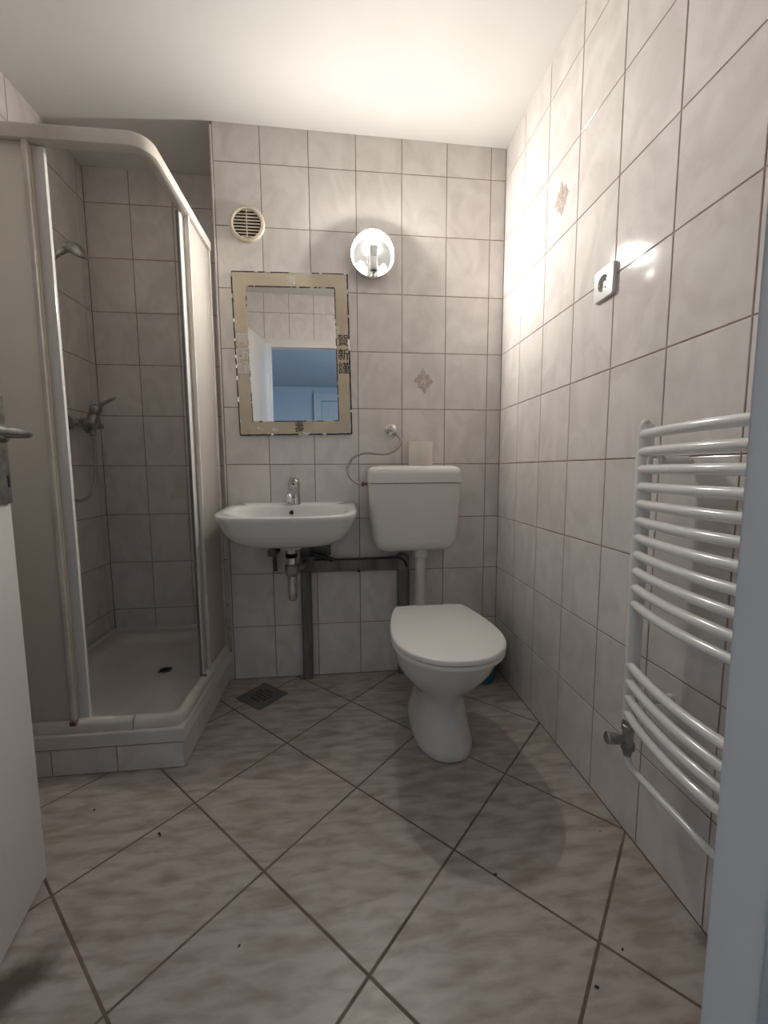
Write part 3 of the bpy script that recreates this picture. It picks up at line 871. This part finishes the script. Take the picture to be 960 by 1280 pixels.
# ------------------------------------------------------------------ round vent
vent = thing('air_vent', (.139, -.001, 2.011), 'round cream air vent grille with slats above the mirror', 'vent')
VC = Vector((.139, 0, 2.011))
bm = B(); lathe(bm, [(.0735, .0006), (.0735, .006), (.070, .010), (.062, .0115), (.0575, .009), (.0565, .0006)], VC, (0, -1, 0), 48, False, False)
obj('vent_ring', bm, M['vent'], vent)
bm = B(); lathe(bm, [(.0575, .0006), (.0575, .0016)], VC, (0, -1, 0), 40)
obj('vent_backing', bm, M['dark'], vent)
for k in range(9):
    zz = (k - 4) * .0128 + .001
    hw = math.sqrt(max(.0565 ** 2 - zz ** 2, 1e-5)) - .0008
    bm = B(); add_box(bm, -hw, hw, -.0018, .0018, -.0034, .0034, .0008, 1, Matrix.Translation(VC + Vector((0, -.0055, zz))) @ Matrix.Rotation(math.radians(-28), 4, 'X'))
    obj('slat', bm, M['vent'], vent)
bm = B(); add_box(bm, VC.x - .0018, VC.x + .0018, -.0105, -.0085, VC.z - .056, VC.z + .056, .0006, 1)
obj('centre_bar', bm, M['vent'], vent)

# ------------------------------------------------------------------ cistern
cis = thing('cistern', (.836, -.002, .62), 'cream white plastic cistern on the tiled wall above the toilet', 'cistern')
def cis_ring(z, hw, y0, y1, r): return [Vector((.836 + a, (y0 + y1) / 2 + b, z)) for a, b in rrect(2 * hw, y1 - y0, r, 5)]
bm = B()
rr = []
for k in range(7):
    a = PI / 2 * k / 6
    rr.append(cis_ring(.622 + .055 * (1 - math.sin(a)), .183 - .055 * (1 - math.cos(a)), -.172 + .03 * (1 - math.cos(a)), -.002, .03))
rr = rr[::-1]
rr += [cis_ring(.78, .192, -.180, -.002, .034), cis_ring(.918, .1985, -.188, -.002, .036)]
loft(bm, rr)
obj('tank', bm, M['cistern'], cis, 50)
bm = B()
loft(bm, [cis_ring(.920, .1995, -.190, -.002, .036), cis_ring(.922, .2025, -.193, -.0015, .038), cis_ring(.958, .2025, -.193, -.0015, .038), cis_ring(.975, .200, -.190, -.003, .04), cis_ring(.986, .191, -.180, -.008, .04), cis_ring(.9925, .172, -.160, -.022, .04), cis_ring(.994, .12, -.12, -.05, .03)])
obj('tank_lid', bm, M['cistern'], cis, 50)
bm = B(); lathe(bm, [(.036, .072), (.036, .030), (.031, .026), (.031, .024), (.0225, .022), (.0225, -.215)], (.871, -.085, .555), (0, 0, 1), 28)
obj('flush_pipe', bm, M['cistern'], cis)

roll = thing('toilet_roll', (.872, -.085, .9945), 'off white toilet paper roll standing on the cistern lid', 'toilet roll')
bm = B(); lathe(bm, [(.018, .002), (.0515, .001), (.053, .004), (.053, .101), (.0515, .1035), (.018, .1035)], (.872, -.085, .9945), (0, 0, 1), 40, False, False)
obj('paper', bm, M['paper'], roll)
bm = B(); lathe(bm, [(.0185, .002), (.0185, .103), (.0172, .103), (.0172, .002)], (.872, -.085, .9945), (0, 0, 1), 24, False, False)
obj('core', bm, M['vent'], roll)

sv = thing('stop_valve', (.750, -.001, 1.158), 'chrome stop valve with braided hose feeding the cistern', 'valve')
bm = B(); lathe(bm, [(.027, .0006), (.026, .005), (.014, .011), (.014, .030)], (.748, 0, 1.158), (0, -1, 0), 24)
obj('flange', bm, M['chrome'], sv)
bm = B(); lathe(bm, [(.010, 0), (.0195, .001), (.0195, .013), (.012, .018), (.006, .019)], (.748, -.028, 1.160), (0, -1, 0), 8)
obj('knob', bm, M['chrome'], sv, 30)
bm = B(); lathe(bm, [(.009, -.004), (.011, .0), (.011, .022), (.008, .024)], (.752, -.030, 1.150), (.75, -.1, -.65), 12)
obj('nut', bm, M['dullchrome'], sv)
bm = B()
tube(bm, smooth_path([(.762, -.033, 1.141), (.778, -.038, 1.128), (.789, -.045, 1.105), (.773, -.05, 1.074), (.728, -.05, 1.050), (.676, -.05, 1.049), (.622, -.05, 1.052), (.575, -.05, 1.033), (.550, -.055, .996), (.547, -.06, .972), (.560, -.068, .942), (.590, -.078, .918), (.618, -.085, .914)], 6), .0062, 10)
obj('hose', bm, M['hose'], sv, 60)
bm = B(); lathe(bm, [(.007, 0), (.0095, .001), (.0095, .012), (.006, .014), (.006, .028)], (.606, -.085, .914), (1, 0, 0), 8)
obj('end_nut', bm, M['rust'], sv)

# ------------------------------------------------------------------ toilet
toi = thing('toilet', (.860, -.47, 0), 'white floor standing ceramic toilet with closed lid below the cistern', 'toilet')
TX = .860
bm = B()
sec = [  # z, half width, widest y, front y, back y, front power
    (.0008, .107, -.46, -.652, -.265, 2.3), (.006, .1095, -.46, -.656, -.262, 2.3), (.03, .107, -.46, -.653, -.264, 2.3), (.075, .094, -.46, -.640, -.275, 2.3), (.12, .0845, -.46, -.628, -.285, 2.3),
    (.165, .0825, -.46, -.624, -.290, 2.2), (.195, .088, -.47, -.632, -.292, 2.1), (.225, .103, -.49, -.656, -.292, 2.05), (.26, .126, -.515, -.697, -.293, 2.0), (.30, .148, -.54, -.742, -.294, 2.0),
    (.34, .163, -.565, -.778, -.295, 2.05), (.375, .170, -.58, -.800, -.296, 2.05), (.398, .1735, -.585, -.808, -.297, 2.1), (.408, .1735, -.585, -.808, -.297, 2.1), (.4105, .1705, -.585, -.803, -.30, 2.1)]
loft(bm, [se_ring(TX - .003 + .017 * max(0, min(1, (.27 - z) / .12)), yc, a, yc - yf, yb - yc, z, nf, 3.4, 56) for z, a, yc, yf, yb, nf in sec])
obj('bowl', bm, M['ceramic'], toi, 60)
def seat_outline(grow=0.0, n=40):
    """D-shaped plan, straight at the hinge end"""
    hw, yc, yf, yb, hb = .182 + grow, -.625, -.838 - grow, -.352 + grow, .135 + grow
    pts = []
    for k in range(n + 1):
        a = PI + PI * k / n
        pts.append((TX - .0055 + hw * math.copysign(abs(math.cos(a)) ** (2 / 2.15), math.cos(a)), yc + (yc - yf) * -abs(math.sin(a)) ** (2 / 2.15)))
    side = []
    for k in range(1, 12):
        t = k / 12
        w = hw + (hb - hw) * (t ** 1.75)
        side.append((w, yc + (yb - yc) * t))
    right = [(TX - .0055 + w, y) for w, y in side]
    left = [(TX - .0055 - w, y) for w, y in side][::-1]
    rb = [(TX - .0055 + hb - .003, yb - .001), (TX - .0055 + hb - .010, yb)]
    lb = [(TX - .0055 - hb + .010, yb), (TX - .0055 - hb + .003, yb - .001)]
    return pts + right + rb + lb + left
def slab(name, mtl, z0, z1, g, rnd, top=True):
    bm = B()
    rings = [[Vector((x, y, z)) for x, y in seat_outline(gg)] for z, gg in ((z0, g - rnd), (z0 + rnd * .6, g), (z1 - rnd, g), (z1 - rnd * .35, g - rnd * .35), (z1, g - rnd))]
    loft(bm, rings)
    return obj(name, bm, mtl, toi, 50)
slab('seat', M['plastic'], .4115, .4265, -.002, .004)
slab('lid', M['plastic'], .4275, .4455, .0, .006)
for s in (-1, 1):
    bm = B(); tube(bm, [(TX + s * .075 - .018, -.338, .430), (TX + s * .075 + .018, -.338, .430)], .010, 14)
    obj('hinge', bm, M['plastic'], toi)
bm = B(); tube(bm, smooth_path([(TX, -.30, .19), (TX, -.20, .18), (TX + .01, -.10, .165), (TX + .02, -.010, .16)], 3), [.05] * 6 + [.04] * 4, 24)
obj('outlet', bm, M['ceramic'], toi, 60)

bk = thing('bucket', (1.15, -.122, 0), 'small blue plastic bucket on the floor behind the toilet', 'bucket')
bm = B(); lathe(bm, [(.0, .003), (.058, .0008), (.063, .004), (.098, .205), (.103, .206), (.103, .214), (.0965, .214), (.0945, .206), (.061, .008), (.0, .007)], (1.150, -.122, 0), (0, 0, 1), 36, False, False)
obj('pail', bm, M['blue'], bk, 50)

# ------------------------------------------------------------------ towel radiator
rad = thing('towel_radiator', (1.20, -1.27, .26), 'white curved bar towel radiator on the right tiled wall', 'radiator')
YP = (-1.026, -1.515)
for yy in YP:
    bm = B()
    prof = [(.012, -.0145), (.012, .0145), (-.004, .0145), (-.012, .010), (-.0155, .0), (-.012, -.010), (-.004, -.0145)]
    mtx = Matrix.Translation((1.203, yy, 0))
    prism(bm, prof, .372, 1.074, mtx)
    bmesh.ops.bevel(bm, geom=[e for e in bm.edges if abs(e.verts[0].co.z - e.verts[1].co.z) < 1e-5], offset=.002, segments=2, affect='EDGES')
    po_ = obj('post', bm, M['radiator'], rad, 50)
    bm = B(); lathe(bm, [(.010, 0), (.0105, .004), (.007, .010), (.003, .013)], (1.203, yy, 1.074), (0, 0, 1), 14)
    obj('end_plug', bm, M['railplastic'], po_)
zs_b = [1.053 - .0393 * k for k in range(11)] + [.509, .4685, .4285, .389]
for z in zs_b:
    bm = B()
    pts = []
    for k in range(15):
        t = k / 14; y = YP[0] - .004 + (YP[1] - YP[0] + .008) * t
        pts.append((1.198 - .042 * (1 - (2 * t - 1) ** 2), y, z))
    tube(bm, pts, .0108, 14)
    obj('bar', bm, M['radiator'], rad, 60)
for yy, zz in ((-1.075, .992), (-1.075, .449), (-1.46, .992), (-1.46, .449)):
    bm = B(); lathe(bm, [(.011, .0008), (.011, .050), (.014, .052), (.014, .062)], (XR, yy, zz), (-1, 0, 0), 16)
    br = obj('wall_bracket', bm, M['radiator'], rad)
    bm = B()
    tube(bm, [Vector((1.187 + .002, yy + .016 * math.cos(a * PI / 8), zz - .001 + .016 * math.sin(a * PI / 8))) for a in range(16)] + [Vector((1.189, yy + .016, zz - .001))], .004, 8, False)
    obj('bracket_ring', bm, M['radiator'], br, 60)
for i, yy in enumerate(YP):
    bm = B(); lathe(bm, [(.0135, .030), (.0135, .018), (.016, .016), (.016, .004), (.0125, .0), (.0125, -.028), (.016, -.030), (.016, -.044), (.011, -.048), (.0095, -.062)], (1.203, yy - .003, .342), (0, 0, 1), 18)
    vb = obj('valve_body', bm, M['dullchrome'], rad, 40)
    bm = B(); lathe(bm, [(.009, 0), (.009, .018), (.0135, .020), (.0145, .046), (.0125, .048)], (1.198, yy - .003, .322), (-1, .12, .05), 18)
    obj('valve_cap', bm, M['dullchrome'], vb, 40)
bm = B()
tube(bm, smooth_path([(1.203, YP[0] - .003, .290), (1.2025, YP[0] - .006, .272), (1.200, YP[0] - .022, .262), (1.198, -1.12, .2605), (1.198, -1.27, .2590), (1.198, -1.40, .2585), (1.200, YP[1] + .018, .262), (1.2025, YP[1] + .002, .272), (1.203, YP[1] - .003, .290)], 6), .0085, 12)
obj('connecting_pipe', bm, M['radiator'], rad, 60)

# ------------------------------------------------------------------ power socket
soc = thing('power_socket', (XR, -.760, 1.494), 'white power socket on the right tiled wall above the radiator', 'socket')
SM = Matrix.Translation((XR - .0006, -.760, 1.494)) @ Matrix(((0, 0, -1, 0), (-1, 0, 0, 0), (0, 1, 0, 0), (0, 0, 0, 1)))   # x -> -y, y -> z, z -> -x
bm = B()
o_ = rrect(.086, .086, .008, 7); nn_ = len(o_)
# start both outlines at the same angle
circ = [(.0225 * math.cos(2 * PI * (k + .5) / nn_), .0225 * math.sin(2 * PI * (k + .5) / nn_)) for k in range(nn_)]
def S_(pts, z, k=1.0): return [SM @ Vector((x * k, y * k, z)) for x, y in pts]
loft(bm, [S_(o_, 0), S_(o_, .007), S_(o_, .0105, .965), S_(circ, .0115, 1.12), S_(circ, .0115), S_(circ, .003, .97)], True, True)
face = obj('cover_plate', bm, M['socket'], soc, 35)
for s in (-1, 1):
    bm = B(); lathe(bm, [(.0027, 0), (.0027, .0006)], SM @ Vector((0, s * .0095, .0032)), (-1, 0, 0), 10)
    obj('pin_hole', bm, M['dark'], face)
    bm = B(); add_box(bm, s * .0195 - .002, s * .0195 + .001 * -s + .001, -.003, .003, .004, .010, .0003, 1, SM)
    obj('earth_clip', bm, M['chrome'], face)

# ------------------------------------------------------------------ floor drain
fd = thing('floor_drain', (.162, -.161, 0), 'square grey steel floor drain with round holes near the plinth', 'floor drain')
DMX = Matrix.Translation((.162, -.161, 0)) @ Matrix.Rotation(-.715, 4, 'Z')
bm = B()
nC, cell, half = 5, .0185, .077
pat = {(i, j) for i in range(nC) for j in range(nC)} - {(0, 0), (0, 4), (4, 0), (4, 4)}
zt, zb_ = .0040, .0022
cache = {}
def V_(x, y, z):
    k = (round(x, 5), round(y, 5), z)
    if k not in cache: cache[k] = bm.verts.new(DMX @ Vector((x, y, z)))
    return cache[k]
for i in range(nC):
    for j in range(nC):
        cx, cy = (i - 2) * cell, (j - 2) * cell
        hc = cell / 2
        sq = [(cx + hc * a, cy + hc * b) for a, b in ((1, 0), (1, 1), (0, 1), (-1, 1), (-1, 0), (-1, -1), (0, -1), (1, -1))]
        if (i, j) in pat:
            ci = [(cx + .0058 * math.cos(k * PI / 4), cy + .0058 * math.sin(k * PI / 4)) for k in range(8)]
            for k in range(8):
                q = (k + 1) % 8
                bm.faces.new((V_(*sq[k], zt), V_(*sq[q], zt), V_(*ci[q], zt), V_(*ci[k], zt)))
                bm.faces.new((V_(*ci[k], zt), V_(*ci[q], zt), V_(*ci[q], zb_), V_(*ci[k], zb_)))
        else:
            bm.faces.new([V_(*p, zt) for p in sq])
g = nC * cell / 2
edge = []
steps = 2 * nC
for sx, sy, dx, dy in ((-1, -1, 1, 0), (1, -1, 0, 1), (1, 1, -1, 0), (-1, 1, 0, -1)):
    for k in range(steps):
        edge.append((sx * g + dx * 2 * g * k / steps, sy * g + dy * 2 * g * k / steps))
out_ = [(x * half / g, y * half / g) for x, y in edge]
ne = len(edge)
for k in range(ne):
    q = (k + 1) % ne
    bm.faces.new((V_(*edge[k], zt), V_(*edge[q], zt), V_(*out_[q], zt), V_(*out_[k], zt)))
    bm.faces.new((V_(*out_[k], zt), V_(*out_[q], zt), V_(*out_[q], .0004), V_(*out_[k], .0004)))
obj('grate', bm, M['drain'], fd, 30)
bm = B(); add_box(bm, -.055, .055, -.055, .055, .0005, .0016, 0, 1, DMX)
obj('sump', bm, M['dark'], fd)

# ------------------------------------------------------------------ relief prints on two tiles
def motif(tile_obj, mtx):
    lift = [0.0]
    def leaf(bm, x0, y0, x1, y1, w, n=6):
        lift[0] += .00006
        dx, dy = x1 - x0, y1 - y0; l = math.hypot(dx, dy)
        L1 = [(x0 + dx * k / n - dy / l * w * math.sin(PI * k / n), y0 + dy * k / n + dx / l * w * math.sin(PI * k / n)) for k in range(n + 1)]
        R1 = [(x0 + dx * k / n + dy / l * w * math.sin(PI * k / n), y0 + dy * k / n - dx / l * w * math.sin(PI * k / n)) for k in range(1, n)][::-1]
        prism(bm, (L1 + R1)[::-1], .0002, .0004 + lift[0], mtx)
    bm = B()
    for q in ((0, -.002, -.004, .058, .012), (0, 0, .006, -.058, .013), (-.003, .004, -.046, .002, .015), (.005, .002, .046, -.004, .015),
              (-.004, .010, -.026, .030, .0125), (.006, .010, .025, .031, .0125), (-.004, -.012, -.026, -.031, .0125), (.008, -.012, .027, -.029, .0125)):
        leaf(bm, *q)
    a = obj('floral_print', bm, M['motif'], tile_obj, flat=True)
    bm = B()
    def curl(cx, cy, r, a0, a1, w=.0018):
        pts = []
        for k in range(13):
            t = k / 12; a = a0 + (a1 - a0) * t; rr_ = r * (1 - .55 * t)
            pts.append((cx + rr_ * math.cos(a), cy + rr_ * math.sin(a)))
        up, dn2 = [], []
        for k, p in enumerate(pts):
            p0, p1 = pts[max(0, k - 1)], pts[min(12, k + 1)]
            dx, dy = p1[0] - p0[0], p1[1] - p0[1]; l = math.hypot(dx, dy) or 1
            up.append((p[0] - dy / l * w, p[1] + dx / l * w)); dn2.append((p[0] + dy / l * w, p[1] - dx / l * w))
        for k in range(12):
            prism(bm, [dn2[k], dn2[k + 1], up[k + 1], up[k]], .0009, .0012, mtx)
    curl(.016, .012, .020, PI, -1.2 * PI); curl(-.020, -.004, .014, 0, 1.6 * PI); curl(.014, -.020, .014, PI * .6, 2.0 * PI)
    curl(-.012, -.028, .012, .3, 1.6 * PI); curl(-.01, .024, .012, -1.0, .9 * PI)
    prism(bm, [(-.004, .05), (-.001, .05), (.004, 0), (.012, -.05), (.009, -.05), (.0, 0)][::-1], .0010, .0013, mtx)
    tag(obj('print_lines', bm, M['motif2'], tile_obj, flat=True), kind=None)

def near(tiles, wanted):
    return min(tiles.values(), key=lambda o: (o.location - Vector(wanted)).length)
bt = near(back_tiles, (.9, 0, 1.38))
rt = near(right_tiles, (XR, -.5, 1.88))
for t_, base, zr in ((bt, RB, 1.379), (rt, RR, 1.877)):
    t_.name = 'decor_tile'
    WLOC[t_.name] = Vector((0, 0, 0))
    t_['label'] = 'tile with a brown floral print'
    mtx = Matrix.Translation((0, zr - t_.location.z, 0))
    motif(t_, mtx)

# ------------------------------------------------------------------ grit on the floor
bm = B()
for x, y, r in ((.015, -.829, .005), (-.207, -.726, .0035), (.294, -1.122, .003), (.874, -1.035, .004), (1.074, -1.213, .003), (.984, -1.265, .0038), (.02, -.835, .003), (1.2, -.95, .002), (.36, -.42, .002)):
    bmesh.ops.create_icosphere(bm, subdivisions=1, radius=r, matrix=Matrix.Translation((x, y, r * .45)) @ Matrix.Rotation(random.random() * 6, 4, 'Z') @ Matrix.Diagonal((1.3, .7, .5, 1)))
tag(obj('floor_grit', bm, M['specks'], kind='stuff'), 'scattered dark specks of grit on the stone look floor tiles', 'grit')
